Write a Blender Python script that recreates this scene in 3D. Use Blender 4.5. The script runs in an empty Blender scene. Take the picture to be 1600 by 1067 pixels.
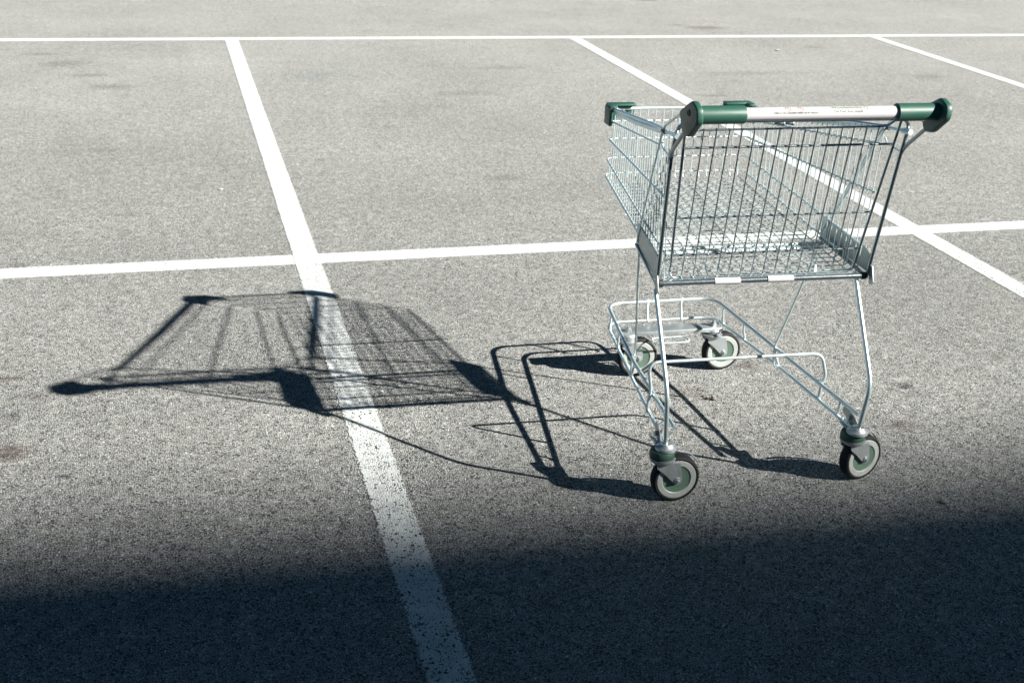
import bpy, bmesh, math, random
from mathutils import Vector, Matrix
random.seed(7)
S = bpy.context.scene
COL = S.collection

# ------------------------------------------------------------------ camera
cam = bpy.data.cameras.new('camera')
cam.sensor_width = 36.0
cam.sensor_fit = 'HORIZONTAL'
cam.lens = 44.594
cam.clip_start = 0.05
cam.clip_end = 2000
cam.dof.use_dof = True
cam.dof.focus_distance = 3.5
cam.dof.aperture_fstop = 9.0
co = bpy.data.objects.new('camera', cam)
COL.objects.link(co)
R = ((0.96626889, -0.06435502, 0.24936492),
     (-0.2547621, -0.38057331, 0.88896582),
     (0.03769222, -0.92250875, -0.38413137))
co.matrix_world = Matrix(((R[0][0], -R[0][1], -R[0][2], 0),
                          (R[1][0], -R[1][1], -R[1][2], 0),
                          (R[2][0], -R[2][1], -R[2][2], 1.6015),
                          (0, 0, 0, 1)))
S.camera = co

# ------------------------------------------------------------------ sky and sun
SUN_DIR = Vector((-0.72644, 0.48082, -0.49101)).normalized()     # travel direction of the light
w = bpy.data.worlds.new('World')
S.world = w
w.use_nodes = True
nt = w.node_tree
nt.nodes.clear()
sky = nt.nodes.new('ShaderNodeTexSky')
sky.sky_type = 'NISHITA'
sky.sun_disc = False
sky.sun_elevation = math.asin(-SUN_DIR.z)
sky.sun_rotation = math.atan2(-SUN_DIR.x, -SUN_DIR.y)
sky.altitude = 2500
sky.air_density = 0.2
sky.dust_density = 0.0
sky.ozone_density = 0.0
bg = nt.nodes.new('ShaderNodeBackground')
bg.inputs['Strength'].default_value = 0.05
wo = nt.nodes.new('ShaderNodeOutputWorld')
tint = nt.nodes.new('ShaderNodeMix')          # slight cool-green cast of the photograph's white balance
tint.data_type = 'RGBA'
tint.blend_type = 'MULTIPLY'
tint.inputs[0].default_value = 1.0
tint.inputs[7].default_value = (0.78, 1.10, 0.98, 1)
nt.links.new(sky.outputs[0], tint.inputs[6])
nt.links.new(tint.outputs[2], bg.inputs[0])
nt.links.new(bg.outputs[0], wo.inputs[0])

sl = bpy.data.lights.new('sun', 'SUN')
sl.energy = 5.0
sl.angle = math.radians(0.6)
sl.color = (1.0, 0.972, 0.915)
so = bpy.data.objects.new('sun', sl)
so.rotation_euler = SUN_DIR.to_track_quat('-Z', 'Y').to_euler()
so.location = (20, -15, 20)
COL.objects.link(so)

S.view_settings.view_transform = 'Standard'
S.view_settings.look = 'None'
S.view_settings.exposure = 1.75
S.view_settings.gamma = 1.0
S.render.engine = 'CYCLES'


# ------------------------------------------------------------------ node helpers
class NG:
    def __init__(self, name):
        self.m = bpy.data.materials.new(name)
        self.m.use_nodes = True
        self.t = self.m.node_tree
        self.t.nodes.clear()
        self.out = self.t.nodes.new('ShaderNodeOutputMaterial')

    def n(self, typ, **kw):
        nd = self.t.nodes.new(typ)
        for k, v in kw.items():
            if k.startswith('i_'):
                nd.inputs[k[2:].replace('_', ' ')].default_value = v
            else:
                setattr(nd, k, v)
        return nd

    def l(self, a, b):
        self.t.links.new(a, b)

    def val(self, sock, x):
        if isinstance(x, (int, float)):
            sock.default_value = x
        elif isinstance(x, (tuple, list)):
            sock.default_value = tuple(x) + ((1,) if len(x) == 3 and len(sock.default_value) == 4 else ())
        else:
            self.l(x, sock)

    def math(self, op, a, b=0.0, c=0.0, clamp=False):
        nd = self.n('ShaderNodeMath', operation=op, use_clamp=clamp)
        self.val(nd.inputs[0], a)
        self.val(nd.inputs[1], b)
        self.val(nd.inputs[2], c)
        return nd.outputs[0]

    def mix(self, f, a, b, blend='MIX'):
        nd = self.n('ShaderNodeMix', data_type='RGBA', blend_type=blend)
        self.val(nd.inputs[0], f)
        self.val(nd.inputs[6], a)
        self.val(nd.inputs[7], b)
        return nd.outputs[2]

    def mr(self, v, a, b, c=0.0, d=1.0, smooth=False):
        nd = self.n('ShaderNodeMapRange')
        if smooth:
            nd.interpolation_type = 'SMOOTHSTEP'
        self.val(nd.inputs[0], v)
        for i, x in enumerate((a, b, c, d)):
            self.val(nd.inputs[1 + i], x)
        return nd.outputs[0]

    def noise(self, vec, scale, detail=3.0, rough=0.5, dist=0.0):
        nd = self.n('ShaderNodeTexNoise')
        self.l(vec, nd.inputs['Vector'])
        nd.inputs['Scale'].default_value = scale
        nd.inputs['Detail'].default_value = detail
        nd.inputs['Roughness'].default_value = rough
        nd.inputs['Distortion'].default_value = dist
        return nd.outputs[0]

    def voro(self, vec, scale, feature='F1', rand=1.0):
        nd = self.n('ShaderNodeTexVoronoi', feature=feature)
        self.l(vec, nd.inputs['Vector'])
        nd.inputs['Scale'].default_value = scale
        nd.inputs['Randomness'].default_value = rand
        return nd


def flat_pos(g):
    """world position with height removed, so sheets and ground share the same grains"""
    p = g.n('ShaderNodeNewGeometry').outputs['Position']
    s = g.n('ShaderNodeSeparateXYZ')
    g.l(p, s.inputs[0])
    c = g.n('ShaderNodeCombineXYZ')
    g.l(s.outputs[0], c.inputs[0])
    g.l(s.outputs[1], c.inputs[1])
    return c.outputs[0], s.outputs[0], s.outputs[1]


def grains(g, pos):
    """stone chips set in bitumen: returns (height, gap mask, random value, random colour)"""
    nz = g.n('ShaderNodeTexNoise')
    g.l(pos, nz.inputs['Vector'])
    nz.inputs['Scale'].default_value = 160
    nz.inputs['Detail'].default_value = 2
    off = g.n('ShaderNodeVectorMath', operation='SCALE')
    g.l(nz.outputs['Color'], off.inputs[0])
    off.inputs['Scale'].default_value = 0.0050
    ad = g.n('ShaderNodeVectorMath', operation='ADD')
    g.l(pos, ad.inputs[0])
    g.l(off.outputs[0], ad.inputs[1])
    v = ad.outputs[0]
    e = g.voro(v, 178, 'DISTANCE_TO_EDGE').outputs['Distance']
    f = g.voro(v, 178)
    f2 = g.voro(v, 400)
    sep = g.n('ShaderNodeSeparateColor')
    g.l(f.outputs['Color'], sep.inputs[0])
    sep2 = g.n('ShaderNodeSeparateColor')
    g.l(f2.outputs['Color'], sep2.inputs[0])
    return v, e, sep.outputs[0], sep.outputs[1], sep2.outputs[0], f.outputs['Distance'], sep.outputs[2]


STAINS = [  # x, y, rx, ry, darkness, kind (0 grey damp, 1 rusty brown)
    (-0.47, 3.19, .075, .055, .75, 1), (-0.51, 3.68, .05, .03, .55, 1), (-0.42, 3.53, .035, .035, .5, 1),
    (-0.475, 3.41, .03, .035, .6, 0), (-0.312, 3.03, .026, .018, .95, 0), (4.38, 10.05, .20, .11, .75, 1),
    (4.20, 10.2, .12, .06, .4, 0),
    (2.16, 3.15, .035, .03, .8, 0), (4.47, 11.72, .12, .12, .9, 0), (1.51, 5.67, .12, .07, .4, 0),
    (-0.64, 8.69, .16, .12, .45, 0), (-0.82, 9.05, .14, .06, .5, 0), (-0.34, 7.94, .14, .1, .45, 0),
    (-0.31, 6.4, .12, .05, .35, 0), (-0.57, 4.72, .04, .04, .4, 0), (1.75, 7.6, .25, .1, .3, 0),
    (2.9, 6.9, .2, .09, .35, 0), (5.2, 7.9, .18, .08, .4, 0), (1.47, 3.23, .07, .05, .35, 1),
    (0.95, 8.2, .35, .22, .3, 2), (2.6, 3.3, .05, .03, .35, 1), (1.73, 3.39, .05, .04, .6, 1), (2.0, 2.9, .05, .04, .6, 1), (4.9, 9.1, .1, .05, .5, 0), (1.15, 6.75, .06, .03, .5, 0), (-.45, 8.3, .16, .06, .5, 0), (3.35, 7.4, .12, .05, .5, 0), (2.75, 5.4, .03, .02, .6, 0),
    (3.9, 8.1, .5, .1, .3, 0), (0.7, 6.1, .05, .03, .5, 0), (2.2, 8.4, .3, .08, .3, 0), (-0.2, 5.3, .1, .04, .3, 0),
]


def asphalt_surface(g, pos, x, y):
    v, e, r1, r2, r3, fd, r4 = grains(g, pos)
    # macro tone
    big = g.noise(pos, 0.9, 4, .6)
    med = g.noise(pos, 7, 4, .65)
    fine = g.noise(pos, 420, 3, .6)
    wear = g.noise(pos, 28, 3, .6)
    gapw = g.math('MULTIPLY', g.mr(wear, .3, .7, .08, .27), g.mr(y, 2.6, 8.5, 1.05, .5))  # gaps thin out with distance, putting the grazing-angle brightening into the colour
    gap = g.mr(g.math('DIVIDE', e, gapw), .12, 1.0, 1.0, 0.0)                 # 1 between chips: bitumen colour that also paints in shade of the voids
    pit = g.math('MULTIPLY', g.mr(r4, .88, .92, 0, 1), g.mr(y, 3.0, 8.5, 1, .5))                                              # a missing chip here and there
    gap = g.math('MAXIMUM', gap, g.math('MULTIPLY', pit, .9))
    # sparse open pores, clustered
    pv = g.voro(v, 62)
    psep = g.n('ShaderNodeSeparateColor')
    g.l(pv.outputs['Color'], psep.inputs[0])
    prad = g.math('MULTIPLY', g.mr(psep.outputs[0], .45, 1.0, 0, .27), g.mr(g.noise(pos, 11, 3, .6), .36, .62, .35, 1.15))
    pore = g.mr(g.math('SUBTRACT', pv.outputs['Distance'], prad), -.035, .02, 1, 0)
    gap = g.math('MAXIMUM', gap, g.math('MULTIPLY', pore, g.mr(y, 3.0, 9.5, .96, .45)))
    tone = g.mr(r1, 0, 1, .68, 1.36)
    tone = g.math('MULTIPLY', tone, g.mr(fine, .3, .7, .82, 1.18))
    tone = g.math('MULTIPLY', tone, g.mr(r3, 0, 1, .86, 1.14))
    hi = g.mr(r2, .93, .97, 1.0, 1.55)
    tone = g.math('MULTIPLY', tone, hi)
    tone = g.math('MULTIPLY', tone, g.mr(big, .3, .7, .88, 1.09))
    tone = g.math('MULTIPLY', tone, g.mr(med, .3, .7, .93, 1.06))
    # chip colour: grey with warm and greenish chips
    c = g.mix(g.mr(r2, 0, 1), (0.310, 0.310, 0.288), (0.300, 0.308, 0.296))
    warm = g.mr(r4, .0, .12, 1, 0)
    c = g.mix(g.math('MULTIPLY', warm, .55), c, (0.33, 0.265, 0.19))
    vm = g.n('ShaderNodeVectorMath', operation='SCALE')
    g.l(c, vm.inputs[0])
    g.l(tone, vm.inputs['Scale'])
    col = g.mix(gap, vm.outputs[0], (0.022, 0.023, 0.025))
    # stains
    nd = g.noise(pos, 26, 5, .75)
    nd2 = g.noise(pos, 140, 3, .7)
    brk = g.mr(g.math('ADD', g.noise(pos, 48, 4, .7), g.math('MULTIPLY', nd2, .4)), .56, .76, .38, 1.2)
    for kind, tint in ((0, (0.30, 0.30, 0.32)), (1, (0.42, 0.33, 0.31)), (2, (0.62, 0.70, 0.76))):
        acc = None
        for (sx, sy, rx, ry, dk, k) in STAINS:
            if k != kind:
                continue
            dx = g.math('DIVIDE', g.math('SUBTRACT', x, sx), rx)
            dy = g.math('DIVIDE', g.math('SUBTRACT', y, sy), ry)
            d = g.math('SQRT', g.math('ADD', g.math('MULTIPLY', dx, dx), g.math('MULTIPLY', dy, dy)))
            d = g.math('ADD', d, g.math('MULTIPLY', g.math('SUBTRACT', nd, .5), 2.2))
            d = g.math('ADD', d, g.math('MULTIPLY', g.math('SUBTRACT', nd2, .5), 1.2))
            m = g.mr(d, .35, 1.1, min(1, dk * (1.2 if sy < 4.2 else .85)), 0)
            acc = m if acc is None else g.math('MAXIMUM', acc, m)
        acc = g.math('MULTIPLY', acc, brk, clamp=True)
        col = g.mix(acc, col, g.mix(1.0, col, tint, 'MULTIPLY'))
    # height
    hgt = g.mr(e, 0, .30, 0, 1, True)
    hgt = g.math('MULTIPLY', hgt, g.mr(r1, 0, 1, .55, 1.0))
    hgt = g.math('SUBTRACT', hgt, g.math('MULTIPLY', g.math('MAXIMUM', pit, pore), .55))
    hgt = g.math('ADD', hgt, g.math('MULTIPLY', r3, .22))
    hgt = g.math('ADD', hgt, g.math('MULTIPLY', fine, .18))
    bp = g.n('ShaderNodeBump')
    bp.inputs['Strength'].default_value = 1.0
    bp.inputs['Distance'].default_value = 0.0013
    g.l(hgt, bp.inputs['Height'])
    return col, bp.outputs[0], gap, e, med, nd, r1, r4


def make_asphalt():
    g = NG('asphalt')
    pos, x, y = flat_pos(g)
    col, nrm, *_ = asphalt_surface(g, pos, x, y)
    b = g.n('ShaderNodeBsdfPrincipled')
    g.l(col, b.inputs['Base Color'])
    b.inputs['Roughness'].default_value = 0.78
    b.inputs['Specular IOR Level'].default_value = 0.25
    g.l(nrm, b.inputs['Normal'])
    g.l(b.outputs[0], g.out.inputs[0])
    return g.m


def make_paint(name, half, along, wear):
    """white road paint; across-line distance from object coordinates; worn chips show the asphalt below"""
    g = NG(name)
    pos, x, y = flat_pos(g)
    v, e, r1, r2, r3, fd, r4 = grains(g, pos)
    tc = g.n('ShaderNodeTexCoord')
    s = g.n('ShaderNodeSeparateXYZ')
    g.l(tc.outputs['Object'], s.inputs[0])
    ac = g.math('ABSOLUTE', s.outputs[along])
    ed = g.noise(pos, 75, 4, .7)
    edge = g.math('ADD', ac, g.math('MULTIPLY', g.math('SUBTRACT', ed, .5), .022))
    edge = g.math('ADD', edge, g.math('MULTIPLY', g.math('SUBTRACT', r1, .5), .006))
    inside = g.mr(edge, half, half + .0015, 1, 0)
    n1 = g.noise(pos, 24, 4, .65)
    n2 = g.noise(pos, 5, 2, .5)
    n3 = g.noise(pos, 260, 2, .6)
    # nearness to the worn end of the line, baked as a wear zone in the world (not shade)
    zone = g.mr(y, 2.2, 5.2, wear, .42)
    crack = g.mr(g.math('ADD', e, g.math('MULTIPLY', n3, .10)), .05, .12, 1, 0)
    crack = g.math('MULTIPLY', crack, g.mr(n1, .36, .54, 0, 1))
    crack = g.math('MULTIPLY', crack, zone)
    chip = g.mr(g.math('ADD', r4, g.math('MULTIPLY', n1, .55)), g.mr(zone, 0, 1, 1.42, 1.14), g.mr(zone, 0, 1, 1.46, 1.18), 0, 1)
    spk = g.noise(pos, 210, 2, .55)
    spk = g.mr(g.math('ADD', spk, g.math('MULTIPLY', g.math('SUBTRACT', n1, .5), .22)), g.mr(zone, .3, 1, .68, .635), g.mr(zone, .3, 1, .695, .65), 0, 1)
    worn = g.mr(g.math('ADD', n1, g.math('MULTIPLY', n3, .25)), g.mr(zone, 0, 1, .93, .80), g.mr(zone, 0, 1, .96, .83), 0, 1)
    lost = g.math('MAXIMUM', g.math('MAXIMUM', g.math('GREATER_THAN', crack, .45), chip), g.math('MAXIMUM', worn, spk))
    cover = g.math('MULTIPLY', inside, g.math('SUBTRACT', 1.0, lost), clamp=True)
    col = g.mix(g.mr(n2, .3, .7), (0.55, 0.575, 0.56), (0.62, 0.64, 0.62))
    col = g.mix(g.mr(r1, 0, 1, 0, .55), col, (0.45, 0.47, 0.455))
    grime = g.mr(g.math('ADD', e, g.math('MULTIPLY', g.math('SUBTRACT', n3, .5), .12)), 0.0, .17, .85, 0)
    grime = g.math('MULTIPLY', grime, g.mr(n1, .35, .6, .25, 1))
    grime = g.math('MULTIPLY', grime, g.mr(zone, .25, 1, .45, 1))
    col = g.mix(grime, col, (0.13, 0.14, 0.135))
    hgt = g.mr(e, 0, .30, 0, 1, True)
    hgt = g.math('MULTIPLY', hgt, g.mr(r1, 0, 1, .6, 1))
    hgt = g.math('ADD', hgt, g.math('MULTIPLY', n3, .15))
    bp = g.n('ShaderNodeBump')
    bp.inputs['Strength'].default_value = .75
    bp.inputs['Distance'].default_value = 0.0013
    g.l(hgt, bp.inputs['Height'])
    b = g.n('ShaderNodeBsdfPrincipled')
    g.l(col, b.inputs['Base Color'])
    b.inputs['Roughness'].default_value = .6
    g.l(bp.outputs[0], b.inputs['Normal'])
    tr = g.n('ShaderNodeBsdfTransparent')
    mx = g.n('ShaderNodeMixShader')
    g.l(cover, mx.inputs[0])
    g.l(tr.outputs[0], mx.inputs[1])
    g.l(b.outputs[0], mx.inputs[2])
    g.l(mx.outputs[0], g.out.inputs[0])
    return g.m


def metal(name, col, rough, bump=0.0, spots=0.0, met=1.0):
    g = NG(name)
    tc = g.n('ShaderNodeTexCoord').outputs['Object']
    b = g.n('ShaderNodeBsdfPrincipled')
    n = g.noise(tc, 38, 4, .65)
    n2 = g.noise(tc, 260, 3, .6)
    c = g.mix(g.mr(n, .3, .7), tuple(v * .86 for v in col), col)
    if spots:
        c = g.mix(g.mr(n2, .60, .72, 0, spots), c, tuple(v * .35 for v in col))
    g.l(c, b.inputs['Base Color'])
    b.inputs['Metallic'].default_value = met
    g.l(g.mr(n2, .3, .7, rough * .8, rough * 1.35), b.inputs['Roughness'])
    if bump:
        bp = g.n('ShaderNodeBump')
        bp.inputs['Strength'].default_value = bump
        bp.inputs['Distance'].default_value = .0004
        g.l(n2, bp.inputs['Height'])
        g.l(bp.outputs[0], b.inputs['Normal'])
    g.l(b.outputs[0], g.out.inputs[0])
    return g.m


def plastic(name, col, rough=.45, dirt=.25, dcol=None, bump=.12):
    g = NG(name)
    tc = g.n('ShaderNodeTexCoord').outputs['Object']
    b = g.n('ShaderNodeBsdfPrincipled')
    n = g.noise(tc, 24, 5, .7)
    n2 = g.noise(tc, 600, 2, .6)
    sc = g.noise(tc, 130, 4, .75, 1.5)
    dc = dcol or tuple(v * .5 + .02 for v in col)
    c = g.mix(g.mr(n, .45, .72, 0, dirt), col, dc)
    c = g.mix(g.mr(sc, .66, .74, 0, .35 * dirt / .25), c, tuple(min(1, v * 1.7 + .04) for v in col))
    g.l(c, b.inputs['Base Color'])
    g.l(g.mr(n, .3, .7, rough * .85, rough * 1.2), b.inputs['Roughness'])
    if name == 'dark_rubber':
        b.inputs['Specular IOR Level'].default_value = .2
    bp = g.n('ShaderNodeBump')
    bp.inputs['Strength'].default_value = bump
    bp.inputs['Distance'].default_value = .0005
    g.l(n2, bp.inputs['Height'])
    g.l(bp.outputs[0], b.inputs['Normal'])
    g.l(b.outputs[0], g.out.inputs[0])
    return g.m


ASPHALT = make_asphalt()
ZINC = metal('zinc_plated_wire', (0.57, 0.65, 0.65), .42, 0, 0, .62)
ZINC_TUBE = metal('zinc_plated_tube', (0.66, 0.75, 0.75), .36, .08, .3, .8)
CHROME = metal('worn_bright_tube', (0.50, 0.57, 0.59), .2, .12, .5, .95)
STEEL = metal('pressed_steel', (0.42, 0.45, 0.45), .42, .2, .3, .8)
GREEN = plastic('green_plastic', (0.017, 0.066, 0.046), .42)
DKGREEN = plastic('dark_green_plastic', (0.018, 0.055, 0.042), .45)
HUBGREEN = plastic('faded_green_plastic', (0.070, 0.122, 0.088), .5, .5)
HOUSING = plastic('grimy_green_plastic', (0.022, 0.060, 0.040), .5, .5)
WHITE = plastic('white_plastic_sleeve', (0.41, 0.40, 0.40), .35, .06, (.45, .44, .43), .03)
RIMGREY = plastic('pale_grey_wheel_plastic', (0.29, 0.305, 0.285), .5, .55, (.16, .16, .155))
RUBBER = plastic('dark_rubber', (0.009, 0.010, 0.011), .7, .25, (.035, .035, .033), .5)
BLACK = plastic('black_plug', (0.012, 0.012, 0.013), .5)
INK = plastic('dark_ink', (0.015, 0.014, 0.016), .6, 0, None, 0)
INKRED = plastic('red_ink', (0.30, 0.035, 0.02), .6, 0, None, 0)
INKGREEN = plastic('green_ink', (0.06, 0.13, 0.03), .6, 0, None, 0)
STONE = plastic('loose_stone', (0.16, 0.15, 0.13), .85, .5)
LEAF = plastic('dry_leaf', (0.06, 0.04, 0.025), .8, .5)


# ------------------------------------------------------------------ mesh helpers
def link(name, bm, mat, parent=None, smooth=True):
    me = bpy.data.meshes.new(name)
    bmesh.ops.recalc_face_normals(bm, faces=bm.faces)
    bm.to_mesh(me)
    bm.free()
    mats = mat if isinstance(mat, (list, tuple)) else [mat]
    for m in mats:
        me.materials.append(m)
    if smooth:
        me.polygons.foreach_set('use_smooth', [True] * len(me.polygons))
        me.set_sharp_from_angle(angle=math.radians(38))
    o = bpy.data.objects.new(name, me)
    COL.objects.link(o)
    if parent is not None:
        o.parent = parent
    return o


def rounded(pts, rad, n=6, closed=False):
    pts = [Vector(p) for p in pts]
    if rad <= 0 or len(pts) < 3:
        return pts
    out = []
    N = len(pts)
    for i, p in enumerate(pts):
        if not closed and i in (0, N - 1):
            out.append(p)
            continue
        a, b = pts[(i - 1) % N], pts[(i + 1) % N]
        da, db = (a - p), (b - p)
        r = min(rad, da.length * .48, db.length * .48)
        s, e = p + da.normalized() * r, p + db.normalized() * r
        for k in range(n + 1):
            t = k / n
            out.append(s * (1 - t) ** 2 + p * 2 * t * (1 - t) + e * t * t)
    return out


def tube(bm, pts, r, seg=10, rad=0.0, closed=False, flat=None, n=6):
    """sweep a round (or flattened) section along a path"""
    pts = rounded(pts, rad, n, closed)
    N = len(pts)
    tans = []
    for i in range(N):
        a = pts[(i - 1) % N] if (closed or i > 0) else pts[i]
        b = pts[(i + 1) % N] if (closed or i < N - 1) else pts[i]
        t = (b - a)
        tans.append(t.normalized() if t.length > 1e-9 else Vector((0, 0, 1)))
    up = Vector((0, 0, 1)) if abs(tans[0].z) < .9 else Vector((0, 1, 0))
    nrm = (up - tans[0] * up.dot(tans[0])).normalized()
    rings = []
    for i in range(N):
        t = tans[i]
        nrm = (nrm - t * nrm.dot(t))
        if nrm.length < 1e-6:
            nrm = t.orthogonal()
        nrm.normalize()
        bi = t.cross(nrm)
        rr = r[i] if isinstance(r, (list, tuple)) else r
        ring = []
        for k in range(seg):
            a = 2 * math.pi * k / seg
            fx, fy = (flat if flat else (1, 1))
            ring.append(bm.verts.new(pts[i] + nrm * math.cos(a) * rr * fx + bi * math.sin(a) * rr * fy))
        rings.append(ring)
    M = N if closed else N - 1
    for i in range(M):
        A, B = rings[i], rings[(i + 1) % N]
        for k in range(seg):
            bm.faces.new((A[k], A[(k + 1) % seg], B[(k + 1) % seg], B[k]))
    if not closed:
        bm.faces.new(rings[0][::-1])
        bm.faces.new(rings[-1])


def lathe(bm, prof, mat=Matrix.Identity(4), seg=40, mi=0):
    """revolve profile [(radius, height)] about local Z"""
    rings = []
    for (r, z) in prof:
        if r < 1e-6:
            rings.append([bm.verts.new(mat @ Vector((0, 0, z)))])
        else:
            rings.append([bm.verts.new(mat @ Vector((r * math.cos(2 * math.pi * k / seg), r * math.sin(2 * math.pi * k / seg), z))) for k in range(seg)])
    for a, b in zip(rings, rings[1:]):
        for k in range(seg):
            k2 = (k + 1) % seg
            if len(a) == 1 and len(b) == 1:
                continue
            if len(a) == 1:
                f = bm.faces.new((a[0], b[k], b[k2]))
            elif len(b) == 1:
                f = bm.faces.new((a[k], a[k2], b[0]))
            else:
                f = bm.faces.new((a[k], a[k2], b[k2], b[k]))
            f.material_index = mi


def prism(bm, poly, axis_fn, t0, t1, bev=0.0, segs=2):
    """extrude a 2-D outline; axis_fn(u, v, t) -> point"""
    tmp = bmesh.new()
    A = [tmp.verts.new(axis_fn(u, v, t0)) for u, v in poly]
    B = [tmp.verts.new(axis_fn(u, v, t1)) for u, v in poly]
    tmp.faces.new(A)
    tmp.faces.new(B[::-1])
    n = len(poly)
    for i in range(n):
        tmp.faces.new((A[i], B[i], B[(i + 1) % n], A[(i + 1) % n]))
    bmesh.ops.recalc_face_normals(tmp, faces=tmp.faces)
    if bev:
        bmesh.ops.bevel(tmp, geom=[e for e in tmp.edges], offset=bev, segments=segs, affect='EDGES', profile=.5)
    me = bpy.data.meshes.new('tmp')
    tmp.to_mesh(me)
    tmp.free()
    bm.from_mesh(me)
    bpy.data.meshes.remove(me)


def box(bm, c, s, rot=None, bev=0.0):
    hx, hy, hz = s[0] / 2, s[1] / 2, s[2] / 2
    M = Matrix.Translation(Vector(c)) @ (rot.to_4x4() if rot else Matrix.Identity(4))
    prism(bm, [(-hx, -hy), (hx, -hy), (hx, hy), (-hx, hy)], lambda u, v, t: M @ Vector((u, v, t)), -hz, hz, bev, 2)


def round_poly(pts, rad, n=5):
    r = rounded([(p[0], p[1], 0) for p in pts], rad, n, True)
    return [(p.x, p.y) for p in r]


# ------------------------------------------------------------------ ground and markings
bm = bmesh.new()
E_ = 400
vs = [bm.verts.new(v) for v in ((-E_, -E_, 0), (E_, -E_, 0), (E_, E_, 0), (-E_, E_, 0))]
bm.faces.new(vs)
gr = link('asphalt_ground', bm, ASPHALT, None, False)
gr['kind'] = 'structure'


def line(x0, x1, y0, y1, z, half, along, wear, name='painted_line'):
    cx, cy = (x0 + x1) / 2, (y0 + y1) / 2
    bm = bmesh.new()
    vs = [bm.verts.new(v) for v in ((x0 - cx, y0 - cy, 0), (x1 - cx, y0 - cy, 0), (x1 - cx, y1 - cy, 0), (x0 - cx, y1 - cy, 0))]
    bm.faces.new(vs)
    o = link(name, bm, PAINT[(half, along)], None, False)
    o.location = (cx, cy, z)
    o['kind'] = 'structure'


PAINT = {(.045, 0): make_paint('bay_paint', .0475, 0, 1.0), (.0545, 1): make_paint('cross_paint', .0545, 1, .6),
         (.058, 1): make_paint('end_paint', .058, 1, .4)}
for cx in (-2.13, .4715, 3.09, 5.69, 8.29, 10.89):
    line(cx - .06, cx + .06, -1.0, 9.55, .0018, .045, 0, 1.0)
line(-6.7, 15.5, 4.627 - .07, 4.627 + .07, .0012, .0545, 1, .6)
line(-6.7, 15.5, 9.61 - .075, 9.61 + .075, .0012, .058, 1, .4)

# ------------------------------------------------------------------ the building whose roof edge shades the near ground
BH = 27.0
BL, BR, BD = -22.0, 48.0, 22.0            # extents either side of the shading point, depth
WALL = plastic('ambient_tint_wall', (0.020, 0.042, 0.050), .6, .2, (.03, .05, .055))  # unseen walls; dark teal is invented to cool the light bounced onto the shade
GLASS = plastic('dark_window_glass', (0.03, 0.04, 0.05), .1, 0, None, 0)
root = bpy.data.objects.new('commercial_building', None)
COL.objects.link(root)
edge = Vector((1.0, 2.78, 0)) - SUN_DIR * (BH / -SUN_DIR.z)
root.location = (edge.x, edge.y, 0)
root.rotation_euler = (0, 0, math.radians(-3.2))
root['label'] = 'tall unseen building behind the viewer, coloured dark teal to cool the ambient light, whose roof edge shades the near asphalt'
root['category'] = 'building'
bm = bmesh.new()
box(bm, ((BL + BR) / 2, -BD / 2 - .15, (BH - .9) / 2), (BR - BL, BD, BH - .9))
link('wall', bm, WALL, root, False)
bm = bmesh.new()
box(bm, ((BL + BR) / 2, -BD / 2 - .075, BH - .45), (BR - BL + .3, BD + .15, .9), None, .02)
link('parapet', bm, WALL, root, False)
for fl in range(6):
    for k in range(16):
        bm = bmesh.new()
        box(bm, (BL + 2.6 + k * 4.3, -.13, 3.2 + fl * 4.0), (2.6, .08, 1.8))
        link('window', bm, GLASS, root, False)

# ------------------------------------------------------------------ shopping trolley
YAW = math.radians(1.6)
cart = bpy.data.objects.new('shopping_trolley', None)
COL.objects.link(cart)
cart.location = (1.432, 2.59, 0)
cart.rotation_euler = (0, 0, -YAW)
cart['label'] = 'empty zinc wire shopping trolley with green and white handle standing in the parking bay'
cart['category'] = 'shopping trolley'


def lerp(a, b, t):
    return a + (b - a) * t


# ---- basket walls and floor
YF, YR = .872, .155


def halfw(y, z):
    """half width of the basket at depth y, height z"""
    t = (YF - y) / (YF - .15)
    top = lerp(.210, .290, t)
    low = lerp(.222, .272, t)
    s = min(1, max(0, (z - .60) / .22))
    return lerp(low, top, s)


def floorz(y):
    return lerp(.528, .603, (y - .18) / .66)


def rail_z(zf, zr, y):
    return lerp(zr, zf, (y - .16) / (YF - .16))


RAILS = [(.782, .876, .0028), (.730, .750, .0031), (.673, .602, .0028), (.626, .545, .0032)]


def wrap(zf, zr, yr, r_c=.045, extra=0.0):
    pts = []
    for k in range(7):
        y = lerp(yr, YF, k / 6)
        z = rail_z(zf, zr, y)
        pts.append((-halfw(y, z) - extra, y, z))
    pts += [(-x, y, z) for x, y, z in pts[::-1]]
    return pts


bm = bmesh.new()
for zf, zr, r in RAILS:
    yr = {.782: .21, .730: .185, .673: .205, .626: .30}[zf]
    W = wrap(zf, zr, yr)
    tube(bm, W, .0019, 8, .028)
    for side in (W[:7], W[7:][::-1]):
        a, b = Vector(side[-2]), Vector(side[-1])
        tube(bm, list(side[:-1]) + [b + (a - b).normalized() * .018], r, 8)
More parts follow.
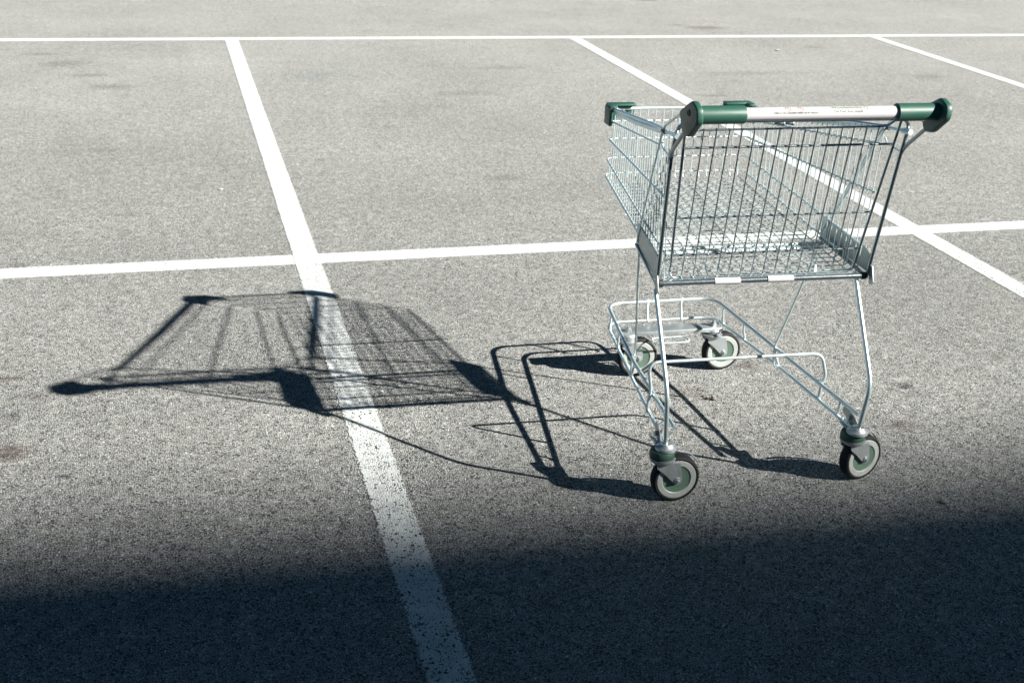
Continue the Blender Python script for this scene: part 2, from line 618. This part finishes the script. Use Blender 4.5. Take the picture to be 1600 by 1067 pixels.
# wires: side uprights that turn under the floor
y = .195
i = 0
sides = []
while y < YF - .02:
    ztop = rail_z(.818, .920, y)
    zb = floorz(y)
    hw_t, hw_b = halfw(y, ztop), halfw(y, zb) - .004
    pts = [(-hw_t + .003, y, ztop)]
    pts += [(-halfw(y, z) + .003, y, z) for z in (.74, .67)]
    pts += [(-hw_b, y, zb + .007), (-hw_b + .008, y, zb), (hw_b - .008, y, zb), (hw_b, y, zb + .007)]
    pts += [(halfw(y, z) - .003, y, z) for z in (.67, .74)]
    pts += [(hw_t - .003, y, ztop)]
    jx = random.uniform(-.0011, .0011)
    pts = [(a_ , b_ + jx + random.uniform(-.0006, .0006), c_) for a_, b_, c_ in pts]
    tube(bm, pts, .0016, 5, .010, n=3)
    y += .0244
# front uprights that run back along the floor, fanning out
NF = 17
for k in range(NF):
    u = -1 + 2 * (k + .5) / NF
    xf, xr = u * .212, u * .262
    zf = floorz(.84) + .004
    pts = [(xf, YF - .004, .816), (xf, YF - .004, .66), (xf * 1.01, YF - .006, zf + .002), (xf * 1.02, YF - .045, zf - .002), (xr, .182, floorz(.182) + .002)]
    tube(bm, pts, .0017, 5, .014, n=4)
# floor support bars
tube(bm, [(-.262, .385, .549), (.262, .385, .549)], .0055, 10)
tube(bm, [(-.262, .362, .545), (.262, .362, .545)], .0035, 10)
tube(bm, [(-.235, .62, floorz(.62) - .004), (.235, .62, floorz(.62) - .004)], .003, 8)
basket = link('wire_basket', bm, ZINC, cart)

# ---- top rim: broad flattened tube down each side, round tube over the front
bm = bmesh.new()
pts = [(-.292, .20, .914)] + [(-halfw(y, .83), y, rail_z(.818, .920, y)) for y in (.35, .5, .65, .8)] + [(-.208, YF + .003, .818)]
full = pts + [(-x, y, z) for x, y, z in pts[::-1]]
tube(bm, full, .0052, 12, .03)
for s in (-1, 1):   # flat strip welded below the side rim
    q = [(s * (.291 - .0005), .205, .908), (s * .252, .52, .857), (s * .2125, .83, .815)]
    tube(bm, q, .0042, 10, .0, flat=(1.5, .8))
link('basket_rim', bm, ZINC_TUBE, cart)

# bolts at the rear ends of the rim
for s in (-1, 1):
    bm = bmesh.new()
    tube(bm, [(s * .294, .205, .912), (s * .296, .118, .922)], .0048, 8)
    tube(bm, [(s * .296, .128, .921), (s * .299, .098, .924)], [.0075, .0075], 8)
    link('bolt', bm, ZINC_TUBE, cart)
    bm = bmesh.new()
    tube(bm, [(s * .294, .212, .912), (s * .295, .192, .913)], .0065, 10)
    link('plug', bm, BLACK, cart)

# ---- rear frame: inverted U tube
bm = bmesh.new()
tube(bm, [(-.288, .182, .522), (-.300, .128, .875), (-.298, .105, .957), (.298, .105, .957), (.300, .128, .875), (.288, .182, .522)], .0050, 14, .035, n=8)
link('rear_frame', bm, CHROME, cart)

# ---- rear bottom tube with two white sleeves
bm = bmesh.new()
tube(bm, [(-.279, .182, .531), (.272, .182, .527)], .0074, 16)
rt = link('rear_bottom_tube', bm, CHROME, cart)
for a, b in ((-.135, -.066), (.009, .080)):
    bm = bmesh.new()
    tube(bm, [(a, .182, .5302), (b, .182, .5288)], .0088, 16)
    link('sleeve', bm, WHITE, rt)
for s, zz in ((-1, .531), (1, .527)):
    bm = bmesh.new()
    tube(bm, [(s * .2735, .182, zz), (s * .284, .182, zz)], .0098, 14)
    link('end_plug', bm, BLACK, rt)

# ---- rear gate (hinged wire flap)
bm = bmesh.new()


def gy(z):
    return lerp(.200, .118, (z - .535) / .42)


tube(bm, [(-.277, .112, .952), (-.250, gy(.537), .537), (.254, gy(.537), .534), (.277, .112, .952)], .0036, 10, .022, n=6)
tube(bm, [(-.262, .105, .955), (-.252, gy(.932), .932), (.248, gy(.934), .934), (.262, .105, .957)], .0027, 10, .016, n=6)
for i in range(15):
    xt, xb = -.2283 + .0323 * i, -.220 + .03175 * i
    xt += random.uniform(-.0009, .0009)
    xb += random.uniform(-.0013, .0013)
    xm = lerp(xt, xb, .5) + random.uniform(-.0008, .0008)
    p = [(xt, gy(.934) - .003, .934), (xm, lerp(gy(.934) - .003, gy(.54) - .002, .5) + random.uniform(-.0012, .0012), .736), (xb, gy(.54) - .002, .538)]
    if i in (2, 12):
        s = 1 if i == 2 else -1
        xm = lerp(xt, xb, .80)
        p = [p[0], (xm, lerp(p[0][1], p[-1][1], .80), lerp(.934, .538, .80)), (xm + s * .007, gy(.55) + .016, .56), (xb + s * .012, gy(.54), .536)]
    tube(bm, p, .00185, 7, .01)
for z, r in ((.887, .0030), (.703, .0025), (.600, .0025)):
    t = (z - .535) / .4
    hw = lerp(.250, .277, t)
    tube(bm, [(-hw, gy(z) + .003, z), (hw, gy(z) + .003, z)], r, 8)
for i in range(15):
    for z in (.934, .887, .703, .600, .5375):
        t = (z - .5375) / .3965
        x = lerp(-.220 + .03175 * i, -.2283 + .0323 * i, t)
        m = Matrix.Translation((x, gy(z) + .0005, z)) @ Matrix.Diagonal((1, 1, .8, 1))
        bmesh.ops.create_icosphere(bm, subdivisions=1, radius=.0027, matrix=m)
link('rear_gate', bm, CHROME, cart)
# two hinge hooks under the middle of the handle
for a in (-.055, -.031):
    bm = bmesh.new()
    tube(bm, [(a, .112, .951), (a + .019, .106, .949)], [.0048, .0048], 12)
    tube(bm, [(a + .0195, .106, .949), (a + .022, .106, .949)], .0054, 12)
    link('hinge_hook', bm, STEEL, cart)

# ---- pressed side plates under the basket's rear corners
for s in (-1, 1):
    bm = bmesh.new()
    poly = round_poly([(.176, .538), (.172, .585), (.195, .598), (.402, .616), (.418, .610), (.412, .562)], .010, 3)
    xo = lambda u: s * lerp(.287, .266, (u - .17) / .25)
    prism(bm, poly, lambda u, v, t: Vector((xo(u) + t, u, v)), -.0011, .0011, 0)
    # rolled lower and upper lips
    tube(bm, [(xo(.172) + s * .003, .178, .529), (xo(.412) + s * .003, .408, .559)], .0042, 8)
    tube(bm, [(xo(.2), .20, .598), (xo(.40), .40, .616)], .0028, 8)
    # turned-in floor flange
    prism(bm, [(.182, 0), (.40, 0), (.40, .018), (.182, .018)], lambda u, v, t: Vector((xo(u) - s * v, u, lerp(.532, .562, (u - .182) / .218) + t)), 0, .002)
    # flared ear at the rear corner
    prism(bm, round_poly([(.150, .515), (.172, .505), (.180, .545), (.168, .560)], .006, 3), lambda u, v, t: Vector((s * .293 + t, u, v)), -.0012, .0012)
    link('side_plate', bm, STEEL, cart)

# ---- handle
HZ, HY = .996, .0
handle_bm = bmesh.new()
tube(handle_bm, [(-.300, HY, HZ), (.300, HY, HZ)], .0125, 20)
handle = link('handle', handle_bm, STEEL, cart)
bm = bmesh.new()
RS = .0152
prof = [(.0128, -.188), (RS, -.1875), (RS, .1975), (.0128, .198)]
lathe(bm, prof, Matrix.Translation((0, HY, HZ)) @ Matrix.Rotation(math.pi / 2, 4, 'Y'), 40)
link('white_sleeve', bm, WHITE, handle)
for a, b in ((-.302, -.184), (.192, .302)):
    bm = bmesh.new()
    lo, hi = a, b
    prof = [(.0128, lo), (.0205, lo), (.0207, lo + .01), (.0207, hi - .004), (.0203, hi - .0012), (.0190, hi), (.0128, hi)] if a < 0 else \
           [(.0128, lo), (.0196, lo), (.0209, lo + .0015), (.0207, lo + .006), (.0207, hi), (.0128, hi)]
    lathe(bm, prof, Matrix.Translation((0, HY, HZ)) @ Matrix.Rotation(math.pi / 2, 4, 'Y'), 40)
    link('grip', bm, GREEN, handle)
CAP = [(.008, .944), (.040, .941), (.072, .990), (-.004, 1.031), (-.040, 1.018), (-.043, .987)]
for s in (-1, 1):
    bm = bmesh.new()
    poly = round_poly(CAP, .012, 6)
    prism(bm, poly, lambda u, v, t: Vector((s * t + s * (v - .985) * .03, u, v)), .296, .313, .0045, 3)
    # raised rim round the outer face and a screw boss
    tube(bm, [(s * .3115 + s * (v - .985) * .03, lerp(.022, u, .90), lerp(.985, v, .90)) for u, v in poly], .0018, 6, closed=True)
    lathe(bm, [(.0, .0), (.006, .0), (.0075, .0015), (.0075, .004), (.006, .004), (.0045, .0015), (0, .0015)],
          Matrix.Translation((s * .3115, .008, 1.0)) @ Matrix.Rotation(s * math.pi / 2, 4, 'Y'), 20)
    link('end_cap', bm, DKGREEN if False else GREEN, handle)


# ---- lettering printed round the white sleeve
def wrap_text(name, body, x_mid, ang0, size, mat, width=None, shear=0.0, bold=0.0):
    cu = bpy.data.curves.new('t', 'FONT')
    cu.body = body
    cu.size = size
    cu.align_x = 'CENTER'
    cu.align_y = 'CENTER'
    cu.shear = shear
    cu.offset = bold
    cu.resolution_u = 3
    ob = bpy.data.objects.new('t', cu)
    COL.objects.link(ob)
    dg = bpy.context.evaluated_depsgraph_get()
    dg.update()
    me = bpy.data.meshes.new_from_object(ob.evaluated_get(dg))
    bpy.data.objects.remove(ob)
    bm = bmesh.new()
    bm.from_mesh(me)
    bpy.data.meshes.remove(me)
    xs = [v.co.x for v in bm.verts]
    k = width / (max(xs) - min(xs)) if width else 1.0
    bmesh.ops.subdivide_edges(bm, edges=[e for e in bm.edges if e.calc_length() > .004], cuts=2)
    rr = RS + .00025
    for v in bm.verts:
        a = ang0 + v.co.y / rr          # angle above horizontal on the rear face
        x = x_mid + v.co.x * k
        v.co = Vector((x, HY - rr * math.cos(a), HZ + rr * math.sin(a)))
    o = link(name, bm, mat, handle, False)
    return o


wrap_text('safety_text', 'STRICTLY NO CHILDREN PERMITTED IN TROLLEY', -.064, math.radians(20), .0056, INK, .110, 0, .00022)
wrap_text('slogan_text', 'The fresh food people', .064, math.radians(29), .0092, INK, .074, .35, .00018)
wrap_text('shop_name_text', 'Woolworths', .062, math.radians(66), .0125, INKGREEN, .078, 0, .0002)


def wrap_ring(cx, ang, r, wdt, mat, name, slash=True, fill=False):
    bm = bmesh.new()
    rr = RS + .00025

    def P(u, v):
        a = ang + v / rr
        return Vector((cx + u, HY - rr * math.cos(a), HZ + rr * math.sin(a)))
    n = 28
    if fill:
        c = bm.verts.new(P(0, 0))
        vs = [bm.verts.new(P(r * math.cos(2 * math.pi * k / n), r * math.sin(2 * math.pi * k / n))) for k in range(n)]
        for k in range(n):
            bm.faces.new((c, vs[k], vs[(k + 1) % n]))
    else:
        A = [bm.verts.new(P(r * math.cos(2 * math.pi * k / n), r * math.sin(2 * math.pi * k / n))) for k in range(n)]
        B = [bm.verts.new(P((r - wdt) * math.cos(2 * math.pi * k / n), (r - wdt) * math.sin(2 * math.pi * k / n))) for k in range(n)]
        for k in range(n):
            bm.faces.new((A[k], A[(k + 1) % n], B[(k + 1) % n], B[k]))
    if slash:
        d = .707 * r
        e = wdt * .35
        L_ = [bm.verts.new(P(-d + 2 * d * t - e, d - 2 * d * t - e)) for t in (0, .33, .66, 1)]
        R_ = [bm.verts.new(P(-d + 2 * d * t + e, d - 2 * d * t + e)) for t in (0, .33, .66, 1)]
        for k in range(3):
            bm.faces.new((L_[k], L_[k + 1], R_[k + 1], R_[k]))
    return link(name, bm, mat, handle, False)


for cx in (-.083, -.052):
    wrap_ring(cx, math.radians(58), .0075, .0013, INKRED, 'prohibition_ring')
    wrap_text('pictogram', 'R', cx, math.radians(58), .0065, INK)
wrap_ring(.110, math.radians(60), .0055, .0016, INKGREEN, 'apple_emblem', False)

# ---- side arms: handle to rear frame, and handle down to the side plates
for s in (-1, 1):
    bm = bmesh.new()
    tube(bm, [(s * .306, .035, .955), (s * .303, .122, .882), (s * .300, .137, .850)], .0050, 12, .02)
    link('handle_arm', bm, STEEL, cart)
    bm = bmesh.new()
    tube(bm, [(s * .306, .070, .985), (s * .296, .205, .922), (s * .270, .395, .590), (s * .268, .405, .560)], .0036, 12, .022)
    tube(bm, [(s * .296, .207, .885), (s * .297, .195, .872), (s * .300, .132, .868)], .0026, 8, .008)
    if s > 0:
        tube(bm, [(s * .287, .205, .915), (s * .262, .400, .585)], .0030, 10)
    link('side_arm', bm, ZINC_TUBE, cart)
    bm = bmesh.new()
    tube(bm, [(s * .270, .395, .575), (s * .262, .402, .545), (-.222 if s < 0 else .200, .475, .205), (-.227 if s < 0 else .204, .472, .152)], .0034, 10, .012)
    link('strut', bm, ZINC_TUBE, cart)

# ---- corner bumpers
for s in (-1, 1):
    bm = bmesh.new()
    # front arm of the L
    x0, x1 = s * .140, s * .224
    box(bm, ((x0 + x1) / 2, YF + .010, .806), (.084, .013, .046), None, .003)
    box(bm, ((x0 + x1) / 2, YF + .002, .8305), (.084, .030, .007), None, .0025)
    # side arm of the L
    box(bm, (s * .222, YF - .010, .801), (.012, .050, .054), None, .003)
    box(bm, (s * .215, YF - .012, .8300), (.022, .048, .007), None, .0025)
    for k in range(3):
        box(bm, (s * (.165 + .018 * k), YF + .0168, .806), (.003, .003, .030))
    link('corner_bumper', bm, GREEN, cart)

# ---- rear legs
LEG = {-1: [(-.291, .180, .518), (-.298, .018, .302), (-.287, .026, .160)],
       1: [(.262, .195, .530), (.252, .018, .290), (.244, .030, .160)]}
for s in (-1, 1):
    bm = bmesh.new()
    p = [Vector(q) for q in LEG[s]]
    path = [p[0], p[1], p[2]]
    tube(bm, path, .0057, 14, .035, n=8)
    link('rear_leg', bm, ZINC_TUBE, cart)

# ---- base frame: two stacked rails round three sides with short uprights
bm = bmesh.new()
UP = [(-.256, .055, .190), (-.236, .46, .203), (-.184, .868, .211), (.170, .873, .211), (.207, .46, .203), (.251, .050, .190)]
LO = [(-.283, .022, .150), (-.233, .47, .150), (-.186, .858, .152), (.172, .858, .152), (.216, .47, .150), (.243, .026, .150)]
tube(bm, UP, .0053, 12, .055, n=8)
tube(bm, LO, .0048, 12, .055, n=8)


def along(P, y, s):
    A, B, C = (P[0], P[1], P[2]) if s < 0 else (P[5], P[4], P[3])
    a, b = (A, B) if y < B[1] else (B, C)
    t = (y - a[1]) / (b[1] - a[1])
    return Vector((lerp(a[0], b[0], t), y, lerp(a[2], b[2], t)))


for y in (.135, .47, .665, .80):
    for s in (-1, 1):
        if y == .80 and s > 0:
            y_ = .80
        a, b = along(UP, y, s), along(LO, y, s)
        a.x += -s * .002
        tube(bm, [a, a + Vector((0, 0, -.02)), b + Vector((0, 0, .006)), b + Vector((-s * .004, 0, -.002))], .0036, 8, .006)
for x in (-.052, .060):
    tube(bm, [(x, .872, .214), (x, .868, .190), (x, .856, .152), (x, .845, .148)], .0042, 8, .01)
    box(bm, (x, .872, .211), (.016, .010, .014), None, .003)
base = link('base_frame', bm, ZINC_TUBE, cart)

bm = bmesh.new()   # front cross plate carrying the front casters
box(bm, (-.007, .800, .1465), (.352, .048, .0045), None, .0015)
box(bm, (-.007, .777, .142), (.352, .003, .012), None, .001)
link('front_cross_plate', bm, STEEL, cart)
bm = bmesh.new()   # stadium-shaped tray bracket below it
lp = [(-.062, .772, .128), (.042, .772, .128), (.052, .752, .126), (.040, .735, .125), (-.060, .735, .125), (-.070, .752, .126)]
tube(bm, lp, .0028, 8, .012, True)
link('tray_loop', bm, ZINC_TUBE, cart)

bm = bmesh.new()   # raised cross bar
tube(bm, [(-.262, .240, .146), (-.262, .240, .175), (-.255, .243, .205), (-.265, .252, .284), (.232, .252, .281), (.247, .243, .215), (.236, .241, .190), (.236, .241, .148)], .0046, 12, .030, n=8)
link('cross_bar', bm, ZINC_TUBE, cart)


# ---- casters
def bracket(parent, x, y, s):
    """welded gusset that joins rail ends, leg and caster at the back"""
    bm = bmesh.new()
    lathe(bm, [(0, 0), (.026, 0), (.028, .003), (.027, .008), (.020, .012), (.016, .018), (0, .019)], Matrix.Translation((x, y, .1450)), 28)
    # folded cheek plate with a hole-like boss
    prism(bm, round_poly([(y - .006, .148), (y + .050, .148), (y + .088, .172), (y + .076, .190), (y + .030, .176)], .006, 3),
          lambda u, v, t: Vector((x + s * (.010 - (u - y) * .12) + t, u, v)), -.0014, .0014)
    prism(bm, round_poly([(y - .002, .146), (y + .080, .146), (y + .080, .1485), (y - .002, .1485)], .0, 1),
          lambda u, v, t: Vector((x + t, u, v)), -.018, .018)
    tube(bm, [(x - s * .004, y + .050, .166), (x + s * .014, y + .050, .166)], .0075, 6)
    link('caster_bracket', bm, STEEL, parent)


def caster(x, y, yaw, front):
    c = bmesh.new()
    M = Matrix.Translation((x, y, 0)) @ Matrix.Rotation(yaw, 4, 'Z')
    ox = .034
    WR, hw = .0630, .0155
    # swivel dish
    lathe(c, [(0, .1115), (.026, .1115), (.031, .115), (.0335, .121), (.0335, .1245), (.022, .125), (0, .125)], M @ Matrix.Translation((-.004, 0, 0)), 32)
    # fork cheeks: folded plates tapering to the axle
    for sy in (-1, 1):
        poly = round_poly([(-.022, .1135), (.038, .1125), (.047, .068), (.045, .056), (.036, .0515), (.026, .056), (-.004, .086), (-.024, .102)], .005, 3)
        prism(c, poly, lambda u, v, t, sy=sy: M @ Vector((u, sy * (.0195 + t), v)), -.0012, .0012)
        # axle nut
        Mx = M @ Matrix.Translation((ox, sy * .0205, .063)) @ Matrix.Rotation(-sy * math.pi / 2, 4, 'X')
        lathe(c, [(0, .0075), (.0035, .0075), (.0042, .006), (.0042, .0035), (.0085, .003), (.0085, 0), (0, 0)], Mx, 6 if front else 12)
    # bridge of the fork and rear mudguard strip
    prism(c, [(-.022, -.0195), (.036, -.0195), (.036, .0195), (-.022, .0195)], lambda u, v, t: M @ Vector((u, v, t)), .1105, .1132)
    arc = []
    for k in range(9):
        a = math.radians(88 - k * 8)
        arc.append(M @ Vector((ox + (.0705) * math.cos(a), 0.013, .063 + .0705 * math.sin(a))))
    tube(c, arc, .0030, 8, flat=(.5, 1.9))
    fork = link('caster_fork', c, STEEL, cart)
    # swivel housing
    h = bmesh.new()
    if front:
        lathe(h, [(0, .125), (.023, .125), (.0255, .128), (.0255, .137), (.021, .142), (0, .142)], M, 30)
        lathe(h, [(0, .149), (.0095, .149), (.0095, .157), (.0065, .159), (.0065, .168), (0, .169)], M, 6)
        link('swivel_housing', h, STEEL, fork)
    else:
        lathe(h, [(0, .1250), (.0300, .1250), (.0320, .128), (.0320, .139), (.0295, .1455), (.024, .1455), (.024, .1465), (0, .1465)], M @ Matrix.Translation((-.006, 0, 0)), 36)
        link('swivel_housing', h, HOUSING, fork)
    # wheel
    A = M @ Matrix.Translation((ox, 0, .063)) @ Matrix.Rotation(math.pi / 2, 4, 'X')
    t = bmesh.new()
    lathe(t, [(.0530, -hw + .001), (.0570, -hw), (.0605, -hw + .002), (.0625, -hw + .006), (WR, 0), (.0625, hw - .006), (.0605, hw - .002), (.0570, hw), (.0530, hw - .001)], A, 56)
    link('tyre', t, RUBBER, fork)
    r = bmesh.new()
    lathe(r, [(.037, -.0128), (.039, -.0146), (.0515, -.0150), (.0528, -.0138), (.0545, -.0138), (.0545, .0138), (.0528, .0138), (.0515, .0150), (.039, .0146), (.037, .0128)], A, 48)
    link('rim', r, RIMGREY, fork)
    hb = bmesh.new()
    lathe(hb, [(0, -.0175), (.009, -.0175), (.010, -.0132), (.036, -.0122), (.0382, -.0130), (.0382, .0130), (.036, .0122), (.010, .0132), (.009, .0175), (0, .0175)], A, 40)
    for k in range(5):
        a = k * 2 * math.pi / 5
        for sy in (-1, 1):
            c0 = A @ Vector((.021 * math.cos(a), .021 * math.sin(a), sy * .0128))
            box(hb, c0, (.0022, .0022, .0022))
    link('hub', hb, HUBGREEN, fork)
    return fork


CAST = [(-.287, .030, math.radians(1), False), (.246, .050, math.radians(16), False),
        (-.136, .788, math.radians(1), True), (.146, .796, math.radians(4), True)]
for x, y, a, fr in CAST:
    caster(x, y, a, fr)
bracket(cart, -.285, .028, -1)
bracket(cart, .245, .036, 1)


# ------------------------------------------------------------------ small loose things on the asphalt
def pebble(x, y, r, mat, name, label, cat, flat=.6, seed=0, group=None):
    rnd = random.Random(seed)
    bm = bmesh.new()
    bmesh.ops.create_icosphere(bm, subdivisions=2, radius=r)
    for v in bm.verts:
        k = 1 + rnd.uniform(-.16, .16)
        v.co = Vector((v.co.x * k * 1.25, v.co.y * k * .85, v.co.z * k * flat))
    o = link(name, bm, mat, None, False)
    o.location = (x, y, r * flat * .8)
    o.rotation_euler = (0, 0, rnd.uniform(0, 3))
    o['label'] = label
    o['category'] = cat
    if group:
        o['group'] = group


pebble(1.523, 3.165, .0085, STONE, 'stone', 'small pale stone lying under the trolley between the wheels', 'stone', .7, 3)
pebble(1.505, 3.172, .006, LEAF, 'dirt_clod', 'tiny dark crumb of dirt touching the stone under the trolley', 'dirt', .6, 4)
pebble(1.50, 3.19, .0045, LEAF, 'dirt_clod', 'tiny dark crumb of dirt just behind the stone under the trolley', 'dirt', .6, 5)
pebble(1.865, 2.47, .009, STONE, 'stone', 'small stone on the shade edge right of the near right wheel', 'stone', .6, 6)
pebble(4.53, 8.96, .018, WHITE, 'litter_scrap', 'small white scrap beyond the trolley near the far line', 'litter', .3, 8)
pebble(.198, 5.63, .010, WHITE, 'litter_scrap', 'small white scrap in the empty bay left of the slanting line', 'litter', .3, 9)
